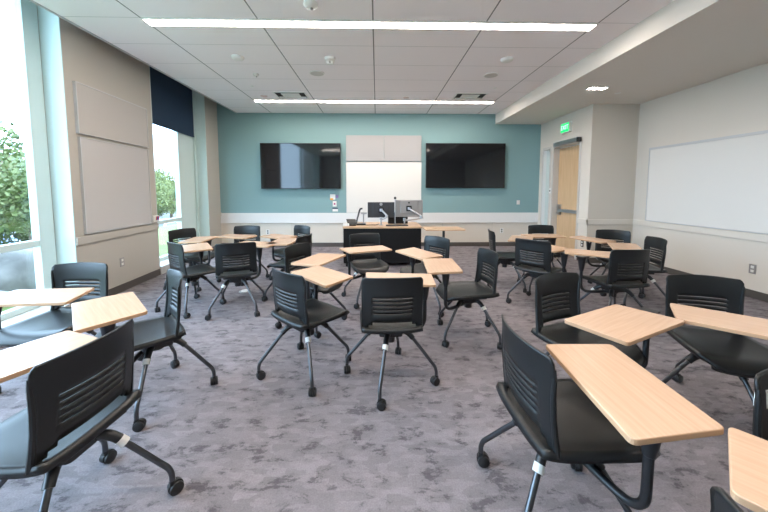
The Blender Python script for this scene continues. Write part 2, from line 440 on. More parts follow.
def outlet(loc, rz, label, frame='white'):
    r = empty('wall_outlet', loc, rz); tag(r, label, 'outlet', 'wall outlets')
    bm = NB(); box(bm, -.038, .038, -.007, 0, -.06, .06); fin('cover_plate', bm, frame, r, bevel=.002)
    for z in (-.026, .026):
        bm = NB(); box(bm, -.017, .017, -.010, -.006, z-.016, z+.016)
        fin('socket', bm, 'greyp' if frame == 'white' else 'white', r)
outlet((*WL(4.305), .40), R(90)+ang, 'outlet on the left wall below the square whiteboard', 'silver')
outlet((XR, 3.86, .37), R(-90), 'outlet low on the right wall below the long whiteboard', 'silver')
outlet((3.06, BK, .385), 0, 'white outlet on the back wainscot below the right television')
outlet((-2.64, BK, .365), 0, 'white outlet on the back wainscot below the left television')
outlet((XD, 5.90, .35), R(-90), 'dark framed outlet low on the wall beside the door', 'bezel')

def fitting(name, loc, rz, bm, mats, label, cat, group=None, bevel=.003, smooth=False):
    o = fin(name, bm, mats, None, loc, rz, smooth=smooth, bevel=bevel); tag(o, label, cat, group); return o
bm = NB(); box(bm, -.035, .035, -.02, 0, -.05, .05)
fitting('thermostat', (3.446, BK, 1.075), 0, bm, 'white', 'small white thermostat on the teal wall below the right television', 'thermostat')
bm = NB(); box(bm, -.035, .035, -.02, 0, -.055, .055); box(bm, -.02, .02, -.023, -.019, -.02, .02, 1)
fitting('card_reader', (XD, 7.075, 1.36), R(-90), bm, ['white', 'greyp'], 'small white card reader beside the narrow side glass', 'card reader')
# notices on the teal wall
bm = NB(); box(bm, -.105, .02, -.006, 0, -.065, .065); box(bm, .03, .095, -.006, 0, -.03, .045, 1); box(bm, -.105, -.03, -.008, 0, -.075, -.03, 2)
fitting('wall_notice', (-1.025, BK, 1.21), 0, bm, ['white', 'purple', 'orange'], 'little white and purple notice with an orange spot under the left television', 'notice')
bm = NB(); box(bm, -.045, .045, -.03, 0, -.065, .065); disc(bm, (0, -.032, 0), .022, .008, 'y', 16, 1)
fitting('call_button', (-1.02, BK, 1.045), 0, bm, ['white', 'magenta'], 'white push button box with a magenta spot below the small notice', 'call button')
bm = NB(); box(bm, -.065, .065, -.006, 0, -.045, .015); box(bm, -.065, .065, -.006, 0, .015, .045, 1)
fitting('wall_notice', (-1.01, BK, .905), 0, bm, ['white', 'navy'], 'narrow navy and white strip notice just above the wainscot rail', 'notice')

# exit sign
r = empty('exit_sign', (XD, 6.53, 2.565)); tag(r, 'green EXIT sign on the wall above the door', 'exit sign')
bm = NB(); box(bm, -.06, 0, -.15, .15, 0, .20); fin('housing', bm, 'white', r, bevel=.005)
bm = NB(); box(bm, -.064, -.059, -.138, .138, .012, .188); fin('sign_face', bm, 'exitg', r)
cu = bpy.data.curves.new('exit_text', 'FONT'); cu.body = 'EXIT'; cu.size = .13; cu.extrude = .002; cu.align_x = 'CENTER'; cu.align_y = 'CENTER'
to = bpy.data.objects.new('tmp', cu); COL.objects.link(to)
dg = bpy.context.evaluated_depsgraph_get(); dg.update(); me = bpy.data.meshes.new_from_object(to.evaluated_get(dg)); bpy.data.objects.remove(to)
me.materials.clear(); me.materials.append(M['exitw'])
o = bpy.data.objects.new('lettering', me); COL.objects.link(o); o.parent = r; o.location = (-.067, 0, .1); o.rotation_euler = (R(90), 0, R(-90)); o.scale = (.95, 1.0, 1)

# ------------------------------------------------------------------ ceiling fittings
def linear(y, w, label):
    r = empty('linear_light', (-.035, y, HC)); tag(r, label, 'ceiling light', 'linear ceiling lights')
    bm = NB(); box(bm, -2.42, 2.42, -w/2, w/2, -.016, .0); fin('lens', bm, 'lamp', r)
    bm = NB()
    box(bm, -2.44, 2.44, -w/2-.018, -w/2, -.014, 0); box(bm, -2.44, 2.44, w/2, w/2+.018, -.014, 0)
    box(bm, -2.44, -2.42, -w/2, w/2, -.014, 0); box(bm, 2.42, 2.44, -w/2, w/2, -.014, 0)
    fin('housing_trim', bm, 'white', r)
linear(3.565, .115, 'long bright linear ceiling light nearer the camera')
linear(6.565, .115, 'long bright linear ceiling light nearer the teal wall')
linear(.565, .115, 'added linear ceiling light overhead out of view, brightening the room')  # unseen extra fixture at the same spacing, added to brighten ceiling and room
r = empty('downlight', (3.40, 4.90, HS)); tag(r, 'short bright slot light in the lower ceiling band', 'ceiling light')
bm = NB(); box(bm, -.13, .13, -.05, .05, -.008, 0); fin('lens', bm, 'dlamp', r)
bm = NB(); box(bm, -.145, .145, -.065, -.05, -.010, 0); box(bm, -.145, .145, .05, .065, -.010, 0); box(bm, -.145, -.13, -.05, .05, -.010, 0); box(bm, .13, .145, -.05, .05, -.010, 0); fin('trim_ring', bm, 'white', r)

def domed(loc, r1, h, label, name, cat, nub=True, m='white', g=None):
    r = empty(name, loc); tag(r, label, cat, g)
    bm = NB(); tube(bm, [(0, 0, 0), (0, 0, -h*.45), (0, 0, -h*.8), (0, 0, -h)], [r1, r1*.97, r1*.8, r1*.45], 24)
    fin('body', bm, m, r, smooth=True)
    if nub:
        bm = NB(); disc(bm, (r1*.15, 0, -h-.006), r1*.2, .014, 'z', 14); fin('sensor_eye', bm, 'silver', r)
domed((-.64, 3.20, HC), .07, .045, 'round sensor at the top edge in front of the near linear light', 'motion_sensor', 'sensor')
domed((-1.89, 4.46, HC), .085, .04, 'white smoke detector on the left of the ceiling between the lights', 'smoke_detector', 'smoke detector', False)
domed((-1.885, 5.09, HC), .045, .035, 'small round sensor beyond the left smoke detector', 'motion_sensor', 'sensor')
domed((1.80, 4.445, HC), .085, .04, 'white smoke detector on the right of the ceiling between the lights', 'smoke_detector', 'smoke detector', False)
domed((-2.175, 5.67, HC), .028, .012, 'tiny sprinkler cap on the left of the ceiling', 'sprinkler', 'sprinkler', False)
domed((2.10, 5.68, HC), .028, .012, 'tiny sprinkler cap on the right of the ceiling', 'sprinkler', 'sprinkler', False)
domed((3.91, 5.14, HS), .045, .01, 'tiny sprinkler cap in the lower ceiling band beside the slot light', 'sprinkler', 'sprinkler', False)
domed((-2.175, 6.25, HC), .065, .016, 'flat pinkish disc on the ceiling left of the far light', 'sprinkler_cover', 'sprinkler', False, 'pink')
domed((.574, 6.30, HC), .055, .016, 'flat pinkish disc on the ceiling right of centre by the far light', 'sprinkler_cover', 'sprinkler', False, 'pink')
r = empty('ceiling_camera', (-.64, 4.465, HC)); tag(r, 'white ceiling camera with a hanging dark lens', 'camera')
bm = NB(); tube(bm, [(0, 0, 0), (0, 0, -.03), (0, 0, -.045)], [.075, .07, .04], 24); fin('base', bm, 'white', r, smooth=True)
bm = NB(); box(bm, -.045, .045, -.03, .03, -.085, -.045); fin('body', bm, 'white', r, bevel=.006)
bm = NB(); disc(bm, (.0, -.033, -.066), .014, .012, 'y', 14); fin('lens', bm, 'silver', r)
for x, y, t in ((-.925, 5.03, 'left'), (1.797, 5.05, 'right')):
    r = empty('ceiling_speaker', (x, y, HC)); tag(r, 'flat round ceiling speaker on the %s between the lights' % t, 'speaker', 'ceiling speakers')
    bm = NB(); tube(bm, [(0, 0, 0), (0, 0, -.008)], [.115, .112], 32); fin('grille_ring', bm, 'white', r, smooth=True)
    bm = NB(); disc(bm, (0, 0, -.009), .10, .003, 'z', 32); fin('grille', bm, 'grille', r)
for x, y, t in ((-1.63, 6.17, 'left'), (1.79, 6.17, 'right')):
    r = empty('air_vent', (x, y, HC)); tag(r, 'rectangular ceiling air vent by the far light, on the %s' % t, 'air vent', 'ceiling air vents')
    bm = NB(); box(bm, -.30, .30, -.19, -.165, -.008, 0); box(bm, -.30, .30, .165, .19, -.008, 0); box(bm, -.30, -.275, -.165, .165, -.008, 0); box(bm, .275, .30, -.165, .165, -.008, 0)
    fin('frame', bm, 'white', r)
    bm = NB(); box(bm, -.275, .275, -.165, .165, -.003, 0); fin('backing', bm, 'dark', r)
    bm = NB()
    box(bm, -.17, .17, -.11, .09, -.007, -.003)
    for k in range(3): box(bm, -.26, .26, .10+k*.02, .108+k*.02, -.007, -.003)
    fin('louvre', bm, 'white', r)

# ------------------------------------------------------------------ tablet-arm chair meshes
ZT = .715
def seat_mesh():
    bm = NB(); nu, nv = 18, 18; g = []
    for j in range(nv+1):
        row = []
        for i in range(nu+1):
            u, v = 2*i/nu-1, 2*j/nv-1
            # square -> rounded square
            k = .42 if v > 0 else .10
            x = u*math.sqrt(max(0, 1-k*v*v*v*v*.75*abs(u)**2)); y = v*math.sqrt(max(0, 1-k*u*u*u*u*.75*abs(v)**2))
            hw = .206 + .018*(v+1)/2
            X = x*hw; Y = .035 + y*.246
            z = .456 + .010*abs(u)**3 - .012*(1-u*u)*(1-v*v)
            if v > .55: z -= .045*((v-.55)/.45)**2
            if v < -.6: z += .010*((-v-.6)/.4)**2
            row.append(bm.verts.new((X, Y, z)))
        g.append(row)
    for j in range(nv):
        for i in range(nu): bm.faces.new((g[j][i], g[j][i+1], g[j+1][i+1], g[j+1][i]))
    return bm
def back_mesh():
    bm = NB(); nu = 30
    zs = [.452, .460, .468, .486, .504, .535, .562, .5675, .589, .5945, .616, .6215, .643, .6485, .670, .6755, .70, .72, .74, .76, .785, .805, .820, .830]
    g = []
    for z in zs:
        t = (z-.432)/(.83-.432); row = []; zo = z if z < .675 else .675+(z-.675)*.87
        for i in range(nu+1):
            u = 2*i/nu-1
            hw = .200 - .006*sin(t*pi) + .006*t
            if z > .785: hw -= .018*((z-.785)/.045)**3
            y = -.178 - .052*t*t - .020*sin(t*pi*1.1) + .042*u*u*(.55+.45*t) 
            if z > .76: y -= .010*((z-.76)/.07)**2
            zz = zo
            if z > .76: zz = zo + .006*(1-u*u)
            row.append(bm.verts.new((u*hw, y, zz)))
        g.append(row)
    slots = {6, 8, 10, 12, 14}
    for j in range(len(zs)-1):
        for i in range(nu):
            um = abs((2*(i+.5)/nu)-1)
            if j in slots and um < .70: continue
            if j < 2 and um < .86: continue
            if j == 2 and um < .80: continue
            if j == 3 and um < .66: continue
            bm.faces.new((g[j][i], g[j][i+1], g[j+1][i+1], g[j+1][i]))
    bmesh.ops.delete(bm, geom=[v for v in bm.verts if not v.link_faces], context='VERTS')
    return bm
def solid(o, th, off=-1, bev=0):
    s = o.modifiers.new('solid', 'SOLIDIFY'); s.thickness = th; s.offset = off
    if bev:
        b = o.modifiers.new('bevel', 'BEVEL'); b.width = bev; b.segments = 2; b.limit_method = 'ANGLE'; b.angle_limit = R(50)
def proto(name, bm, mats, smooth=True, **k):
    me_o = fin(name, bm, mats, None, smooth=smooth, **k); return me_o

def back_rail(s):
    bm = NB(); pts = []
    for z in (.448, .46, .48, .52, .58, .65, .70, .74, .77):
        t = (z-.432)/(.83-.432); hw = .200 - .006*sin(max(t, 0)*pi) + .006*t
        y = -.178 - .052*t*t - .020*sin(max(t, 0)*pi*1.1) + .042*(.55+.45*t)
        pts.append((s*(hw - .002), y+.002, z))
    tube(bm, pts, [.013, .0125, .012, .011, .010, .010, .0095, .008, .004], 8)
    return bm
def leg_bm():
    bm = NB()
    tube(bm, smoothpath([(.03, 0, .372), (.10, 0, .368), (.135, 0, .352), (.165, 0, .322)], 3), [.020]*7 + [.019]*3, 12, 0)
    tube(bm, smoothpath([(.16, 0, .327), (.22, 0, .256), (.295, 0, .165), (.322, 0, .132), (.334, 0, .098), (.335, 0, .068)], 3), .0125, 12, 1)
    return bm
def caster_bm():     # origin at the stem, standing on z = 0
    bm = NB()
    for s in (-1, 1): 
        tube(bm, [(s*.007, -.012, .028), (s*.009, -.012, .028), (s*.021, -.012, .028), (s*.024, -.012, .028)], [.024, .028, .028, .023], 18)
    tube(bm, [(0, 0, .05), (0, 0, .078)], .012, 12)
    tube(bm, [(-.007, -.012, .030), (.007, -.012, .030)], [.031, .031], 18)
    box(bm, -.010, .010, -.016, .012, .028, .060)
    return bm
def hub_bm():
    bm = NB()
    tube(bm, [(0, 0, .325), (0, 0, .35), (0, 0, .385), (0, 0, .40)], [.045, .06, .06, .045], 20)
    pbox(bm, rounded_poly([(-.085, -.085), (.085, -.085), (.085, .085), (-.085, .085)], .03, 3), .35, .402)
    box(bm, -.14, .14, -.12, .16, .400, .432)
    return bm
def arm_bm():
    bm = NB()
    tube(bm, [(0, 0, .285), (0, 0, .325)], .034, 18)
    tube(bm, smoothpath([(.0, 0, .335), (.12, 0, .328), (.215, 0, .322), (.272, 0, .332), (.305, 0, .372), (.31, 0, .44), (.31, 0, .55), (.31, 0, .66)], 4), .0155, 12)
    return bm
def bracket_bm():    # origin at the pivot on top of the post; plate runs along +X
    bm = NB()
    tube(bm, [(0, 0, -.19), (0, 0, -.15), (0, 0, -.07), (0, 0, -.034)], [.018, .026, .036, .048], 16)
    box(bm, -.045, .15, -.04, .04, -.042, -.030)
    box(bm, -.02, .12, -.008, .008, -.075, -.042)
    return bm
TAB = [(-.13, .255), (.16, .255), (.135, -.232), (-.165, -.275)]
def tablet_bm():
    bm = NB(); rp = rounded_poly([TAB[0], TAB[3], TAB[2], TAB[1]], .02, 5)
    pbox(bm, rp, -.02, 0)
    for f in bm.faces:
        f.material_index = 0 if abs(f.normal.z) > .5 else 1
    bm.normal_update()
    for f in bm.faces: f.material_index = 0 if len(f.verts) > 4 else 1
    return bm
def tag_bm():
    bm = NB(); a = R(50)
    # sticker wrapped round the leg sleeve just past the bend
    tube(bm, [(.158, 0, .3295), (.178, 0, .3055)], .0205, 14)
    return bm
P = {}
P['seat'] = fin('seat', seat_mesh(), 'shell', smooth=True); solid(P['seat'], .030)
P['backrest'] = fin('backrest', back_mesh(), 'shell', smooth=True); solid(P['backrest'], .009, 0)
P['rail-'] = fin('back_upright', back_rail(-1), 'shell', smooth=True); P['rail+'] = fin('back_upright', back_rail(1), 'shell', smooth=True)
P['leg'] = fin('leg', leg_bm(), ['metal', 'tube'], smooth=True)
P['caster'] = fin('caster', caster_bm(), 'rubber', smooth=True)
P['hub'] = fin('hub', hub_bm(), 'metal', smooth=True, bevel=.003)
P['arm'] = fin('tablet_arm', arm_bm(), 'metal', smooth=True)
P['bracket'] = fin('arm_bracket', bracket_bm(), 'metal', smooth=True, bevel=.002)
P['tablet'] = fin('tablet', tablet_bm(), ['tab', 'edge']); 
b = P['tablet'].modifiers.new('bevel', 'BEVEL'); b.width = .0035; b.segments = 2; b.limit_method = 'ANGLE'; b.angle_limit = R(60)
M['tab'].node_tree.nodes['Principled BSDF'].inputs['Specular IOR Level'].default_value = .85
P['tablet'].data.polygons.foreach_set('use_smooth', [False]*len(P['tablet'].data.polygons))
P['tag'] = fin('label_sticker', tag_bm(), 'sticker', smooth=True)
for o in P.values(): COL.objects.unlink(o)

def put(key, parent, loc=(0, 0, 0), rz=0, label=None):
    o = P[key].copy(); COL.objects.link(o); o.parent = parent
    o.location = loc; o.rotation_euler = (0, 0, rz)
    if label: o['label'] = label
    return o

def chair(hub, yaw, base, tab, label, arm=None, stick=0, off=(0, 0)):
    """hub xy, seat yaw (deg, direction it faces), base phase (deg), tablet (x, y, rot deg), arm angle or None"""
    yw = R(yaw-90)
    r = empty('tablet_arm_chair', (hub[0], hub[1], 0), yw)
    tag(r, label, 'chair', 'wheeled tablet-arm chairs around the classroom')
    put('seat', r); put('backrest', r); put('rail-', r); put('rail+', r)
    lo = Matrix.Rotation(-yw, 3, 'Z') @ Vector((off[0], off[1], 0)); put('hub', r, lo)
    for k in range(4):
        l = put('leg', r, lo, R(base+90*k)-yw)
        c = put('caster', l, (.335, 0, 0), random.uniform(0, 2*pi))
        if k == stick: put('tag', l, label='white label wrapped round the leg')
    if tab:
        tx, ty, tr = tab; ct, st = cos(R(tr)), sin(R(tr))
        if arm is None:
            best = None
            for a in range(0, 360, 3):
                px, py = hub[0]+.31*cos(R(a)), hub[1]+.31*sin(R(a))
                dx, dy = px-tx, py-ty; lx, ly = ct*dx+st*dy, -st*dx+ct*dy
                e = min(math.hypot(lx+.05, ly+.12), math.hypot(lx-.05, ly-.12)+.01)
                if best is None or e < best[0]: best = (e, a)
            arm = best[1]
        px, py = hub[0]+.31*cos(R(arm)), hub[1]+.31*sin(R(arm))
        ar = put('arm', r, rz=R(arm)-yw)
        inv = Matrix.Rotation(-yw, 3, 'Z')
        loc = inv @ Vector((tx-hub[0], ty-hub[1], ZT))
        t = put('tablet', r, loc, R(tr)-yw)
        dirn = math.atan2(ty-py, tx-px)
        put('bracket', ar, (.31, 0, ZT-.0), dirn-R(arm)).location.z = ZT+.011
    return r

CH = [
 # hub, yaw, base, tablet, label, arm
 ((-1.30, 1.21), 177, 24, (-1.455, 1.21, 338.6), 'black chair nearest the camera at lower left, seen from behind', None, 0, (.06, .01)),
 ((-1.53, 2.015), 222, 16, (-1.535, 1.782, 48), 'chair at left with a bluish seat and a squarish tablet turned towards the camera', None, 3, (.05, .055)),
 ((-2.285, 2.25), 272, 30, (-2.155, 2.0, 98), 'dark chair beside the left window sill facing the camera, long tablet before it', 205, 1),
 ((-1.60, 3.575), 112, 55.6, (-1.52, 3.93, 75), 'black chair with its back to the camera in the left rear cluster', 60, 2),
 ((-2.11, 3.61), 52, 21.7, (-2.13, 3.71, 218), 'greyish chair with light through its slots, left of the black one, left rear cluster', None, 3, (-.08, .05)),
 ((-2.66, 4.52), 336, 40, (-2.43, 4.31, 188), 'chair against the far window in the left rear cluster, turned towards the room', None, 0),
 ((-2.05, 4.80), 272, 20, (-2.045, 4.577, 256.6), 'dark chair below the left television in the left rear cluster, facing the camera', None, 1),
 ((-1.31, 4.84), 230, 10, (-1.424, 4.557, 61), 'chair with a blue sheen on its back, furthest right of the left rear cluster', None, 2),
 ((-1.10, 4.02), 165, 30, (-1.22, 4.112, 178), 'dark chair seen nearly edge-on behind the brown backed one, left of centre', None, 1),
 ((-.66, 3.18), 335, 16, (-.562, 3.04, 161.3), 'brown looking chair half hidden behind two tablets left of centre', None, 2),
 ((-.515, 2.345), 48, 19.5, (-.442, 2.468, 46), 'dark chair in the centre foreground, left of the pair seen from behind', 92, 3, (-.034, -.01)),
 ((.095, 2.22), 92, 76.1, (.172, 2.34, 267), 'black chair in the centre foreground squarely from behind, tablet just beyond its back', 28, 2),
 ((-.11, 3.89), 286, 69, (-.122, 3.544, 293), 'dark chair in front of the instructor desk facing the camera', 225, 1),
 ((.572, 3.64), 216, 20, (.435, 3.305, 211.7), 'blue looking chair in front of the right end of the instructor desk', None, 2),
 ((.855, 2.87), 186, 39, (.575, 2.767, .3), 'blue backed chair right of centre seen from its side with an empty floor behind it', 215, 3),
 ((1.82, 4.38), 350, 30, (2.0, 4.278, 334.6), 'dark chair seen side-on at the left of the right rear cluster', None, 3),
 ((2.64, 4.80), 268, 0, (2.452, 4.535, 274.8), 'dark chair facing the camera before the side glass in the right rear cluster', None, 0),
 ((1.93, 3.66), 40, 78, (2.0, 3.66, 20), 'dark blue chair seen from behind in the right rear cluster', None, 2),
 ((3.26, 4.18), 243, 20, (2.93, 4.20, 201), 'wide dark chair facing the camera before the short greige wall', None, 1),
 ((3.14, 3.68), 166, 35, (2.96, 3.65, 152.5), 'chair nearest the right wall with light showing through its slots', None, 3),
 ((2.44, 3.13), 93, 48, (2.30, 3.27, 60), 'black chair seen from behind on the right, dark bars of its slots above the seat', 170, 1),
 ((1.28, 1.87), 291, 45, (1.265, 1.545, 118.5), 'brown looking chair facing the camera behind the large foreground tablets', 330, 1),
 ((2.09, 1.80), 252, 78, (1.845, 1.505, 52), 'wide dark chair facing the camera at the right, long tablet across its lap', 320, 0),
 ((.78, 1.225), 2, 42, (.854, 1.05, 358.6), 'large dark chair in the right foreground seen from behind with the nearest whole tablet', 287, 2, (-.035, .005)),
 ((1.375, .72), 270, 45, None, 'chair cut off by the right edge, only the dark side of its back in view', None, 0),
 ((.87, .383), 5, 30, (1.053, .531, 42), 'chair below the lower right corner, only its tablet and back corner in view', 40, 0),
]
for hub, yaw, base, tab_, label, arm, st, *off in CH:
    r = chair(hub, yaw, base, tab_, label, arm, st, off[0] if off else (0, 0))
    if 'cut off by the right edge' in label:
        bm = NB(); box(bm, .150, .178, -.206, -.190, .70, .76)
        tag(fin('label_sticker', bm, 'sticker', r), 'small white sticker on the edge of the backrest')

# ------------------------------------------------------------------ instructor desk
D = empty('instructor_desk', (.095, 5.52, 0)); tag(D, 'black instructor desk with a maple top before the narrow whiteboard', 'desk')
bm = NB(); box(bm, -.70, .70, 0, .83, .70, .733); fin('desk_top', bm, 'maple', D, bevel=.004)
bm = NB(); box(bm, -.685, .685, .03, .05, .07, .70); fin('front_panel', bm, 'black', D)
for s in (-1, 1):
    bm = NB(); box(bm, s*.685-.012, s*.685+.012, .05, .80, .07, .70); fin('side_panel', bm, 'black', D)
    for y in (.09, .74):
        bm = NB(); disc(bm, (s*.64, y, .035), .033, .03, 'x', 18); disc(bm, (s*.64, y, .06), .02, .04, 'z', 12); fin('caster', bm, 'rubber', D)
bm = NB(); box(bm, -.673, .673, .05, .80, .07, .09); fin('bottom_shelf', bm, 'black', D)
DZ = .733
def on_desk(name, x, y, label, cat, rz=0):
    r = empty(name, (x, y, DZ), rz); tag(r, label, cat); return r
# monitors on arms (backs to the class)
def monitor(x, y, w, h, zc, back, label, armend, rz=0):
    r = on_desk('monitor', x, y, label, 'monitor', rz)
    bm = NB(); box(bm, -w/2, w/2, 0, .022, zc-h/2, zc+h/2); box(bm, -w*.3, w*.3, -.018, 0, zc-h*.3, zc+h*.46); fin('housing', bm, back, r, bevel=.006)
    bm = NB(); box(bm, -w/2+.01, w/2-.01, .022, .024, zc-h/2+.012, zc+h/2-.01); fin('screen', bm, 'screen', r)
    bm = NB(); disc(bm, (0, -.020, zc+h*.37 if back == 'greyp' else zc+h*.34), .028 if back == 'greyp' else .016, .004, 'y', 20); fin('round_badge', bm, 'steel' if back == 'greyp' else 'greyp', r)
    bm = NB(); box(bm, -.05, .05, -.03, -.018, zc-.05, zc+.05); fin('mount_plate', bm, 'bezel', r, bevel=.003)
    bm = NB(); disc(bm, (armend[0], -.10, .006), .04, .012, 'z', 20); tube(bm, [(armend[0], -.10, 0), (armend[0], -.10, armend[2])], .014, 12); fin('arm_post', bm, 'steel', r, smooth=True)
    bm = NB(); tube(bm, smoothpath([(armend[0], -.10, armend[2]-.02), (armend[1], -.13, armend[2]+.03), (armend[1], -.12, armend[2]+.06), (.03, -.07, zc-.02), (0, -.03, zc)], 3), .017, 12)
    for p in ((armend[0], -.10, armend[2]), (armend[1], -.13, armend[2]+.045), (.0, -.045, zc)): disc(bm, p, .027, .05, 'z', 16)
    fin('monitor_arm', bm, 'steel', r, smooth=True)
monitor(.075, 5.86, .50, .29, .275, 'greyp', 'black backed computer monitor on a chrome arm, left of the two on the desk', (.0, .10, .12))
monitor(.60, 5.90, .53, .32, .30, 'silver', 'silver backed computer monitor on a chrome arm, right of the two on the desk', (-.09, .22, .10))
r = on_desk('microphone_stand', .335, 5.80, 'slim upright pole with a black ball tip between the monitors', 'microphone')
bm = NB(); disc(bm, (0, 0, .006), .04, .012, 'z', 20); tube(bm, [(0, 0, 0), (0, 0, .48)], .008, 10); fin('pole', bm, 'steel', r, smooth=True)
bm = NB(); tube(bm, [(0, 0, .475), (0, 0, .483), (0, 0, .50), (0, 0, .517), (0, 0, .525)], [.008, .02, .025, .018, .006], 16); fin('ball_tip', bm, 'bezel', r, smooth=True)
r = on_desk('laptop', .40, 6.00, 'black laptop open behind the monitors on the desk', 'laptop')
bm = NB(); box(bm, -.19, .19, 0, .25, 0, .018); fin('keyboard_base', bm, 'bezel', r, bevel=.003)
bm = NB(); pbox(bm, [(-.19, -.012), (.19, -.012), (.19, 0), (-.19, 0)], .012, .22); fin('lid', bm, 'bezel', r, bevel=.003)
r = on_desk('document_camera', -.30, 5.84, 'grey document camera with a tall slanting arm left of the monitors', 'document camera')
bm = NB(); box(bm, -.12, .09, -.10, .10, 0, .03); fin('base', bm, 'bezel', r, bevel=.006)
bm = NB(); tube(bm, smoothpath([(-.09, 0, .02), (-.05, 0, .18), (-.015, 0, .29), (.03, 0, .30)], 3), .016, 12); fin('arm', bm, 'greyp', r, smooth=True)
bm = NB(); tube(bm, [(.05, 0, .02), (.05, 0, .24)], .012, 12); box(bm, -.0, .11, -.03, .03, .20, .235); fin('camera_head', bm, 'steel', r, bevel=.003)
r = on_desk('desk_telephone', -.47, 5.70, 'small black desk telephone with a tilted screen at the left end of the desk', 'telephone')
bm = NB(); box(bm, -.09, .09, -.07, .07, 0, .03); fin('base', bm, 'bezel', r, bevel=.006)
bm = NB(); v = [(-.09, -.02, .12), (.08, -.02, .12), (.11, -.06, .03), (-.06, -.06, .03)]
a = [bm.verts.new(p) for p in v]; c2 = [bm.verts.new((x, y+.02, z)) for x, y, z in v]
for f in [a, c2[::-1]] + [[a[i], c2[i], c2[(i+1) % 4], a[(i+1) % 4]] for i in range(4)]: bm.faces.new(f)
fin('tilted_screen', bm, 'bezel', r)
r = on_desk('tissue_pack', -.555, 5.60, 'little white pack beside the telephone at the desk corner', 'pack')
bm = NB(); box(bm, -.055, .055, -.035, .035, 0, .05); fin('wrapper', bm, 'white', r, bevel=.012)
bm = NB(); pts = smoothpath([(-.30, 5.82, .745), (-.22, 5.72, .742), (-.10, 5.70, .745), (-.02, 5.74, .742), (.03, 5.85, .745)], 5)
tube(bm, [(x-0, y-0, z) for x, y, z in pts], .006, 8)
tag(fin('power_cable', bm, 'bezel', smooth=True), 'black cable looping across the desk top under the monitors', 'cable')
r = on_desk('keyboard', .36, 5.64, 'low dark keyboard edge lying at the front of the desk top', 'keyboard')
bm = NB(); box(bm, -.20, .20, -.05, .06, 0, .018); fin('key_tray', bm, 'greyp', r, bevel=.003)

# side table on a single column
r = empty('side_table', (1.17, 5.45, 0)); tag(r, 'small maple topped side table on a black column right of the desk', 'table')
bm = NB(); pbox(bm, rounded_poly([(-.34, -.20), (.34, -.20), (.30, .22), (-.36, .22)], .03), .69, .713); fin('table_top', bm, ['maple'], r, bevel=.003)
bm = NB(); tube(bm, [(0, 0, .05), (0, 0, .69)], .022, 14); fin('column', bm, 'metal', r, smooth=True)
bm = NB(); box(bm, -.25, .25, -.02, .02, .03, .055); box(bm, -.02, .02, -.22, .22, .03, .055); fin('base', bm, 'metal', r, bevel=.005)
for x, y in ((-.24, 0), (.24, 0), (0, -.21), (0, .21)):
    bm = NB(); disc(bm, (x, y, .018), .018, .022, 'x', 14); fin('caster', bm, 'rubber', r)

# floor box
r = empty('floor_outlet', (-1.80, 4.24, 0)); tag(r, 'round pale floor outlet in the carpet under the left rear cluster', 'floor outlet')
bm = NB(); tube(bm, [(0, 0, 0), (0, 0, .006), (0, 0, .009)], [.085, .082, .075], 32); fin('ring', bm, 'silver', r, smooth=True)
bm = NB(); disc(bm, (0, 0, .010),   .055, .004, 'z', 28); fin('lid', bm, 'white', r)

# ------------------------------------------------------------------ outdoors
def hgt(x, y):
    d = -x - 4.2
    t = min(1, max(0, (d-5)/13)); t = t*t*(3-2*t)
    return -.35 - 2.9*t + .05*sin(x*.9)*cos(y*.7)
bm = NB(); xs = [-4.05-.0, -5, -6.5, -8, -10, -12, -14, -16, -18, -21, -26, -40, -90, -160]; ys = [-40, -10, 0, 3, 6, 9, 13, 18, 26, 40, 70, 120, 220]
g = [[bm.verts.new((x, y, hgt(x, y))) for y in ys] for x in xs]
for i in range(len(xs)-1):
    for j in range(len(ys)-1):
        f = bm.faces.new((g[i][j], g[i][j+1], g[i+1][j+1], g[i+1][j]))
        cx = (xs[i]+xs[i+1])/2; cyy = (ys[j]+ys[j+1])/2
        f.material_index = 0 if (-17 < cx and cyy < 16) else 1
struct('ground', bm, ['grass', 'asphalt'], 'lawn and pale parking area outside the windows', 'ground', smooth=True)

def rockm(seed, sc):
    rnd = random.Random(seed); bm = NB(); bmesh.ops.create_icosphere(bm, subdivisions=4, radius=1)
    from mathutils import noise
    for v in bm.verts:
        n = noise.noise(v.co*1.6 + Vector((seed, 0, 0)))*.35 + noise.noise(v.co*4 + Vector((seed, 3, 0)))*.10
        v.co *= 1+n; v.co.x *= sc[0]; v.co.y *= sc[1]; v.co.z *= sc[2]
    return bm
o = fin('boulder', rockm(3, (1.1, 1.5, .75)), 'rock', None, (-6.6, 5.2, -.42), smooth=True); tag(o, 'large grey boulder on the lawn outside the left window', 'boulder')

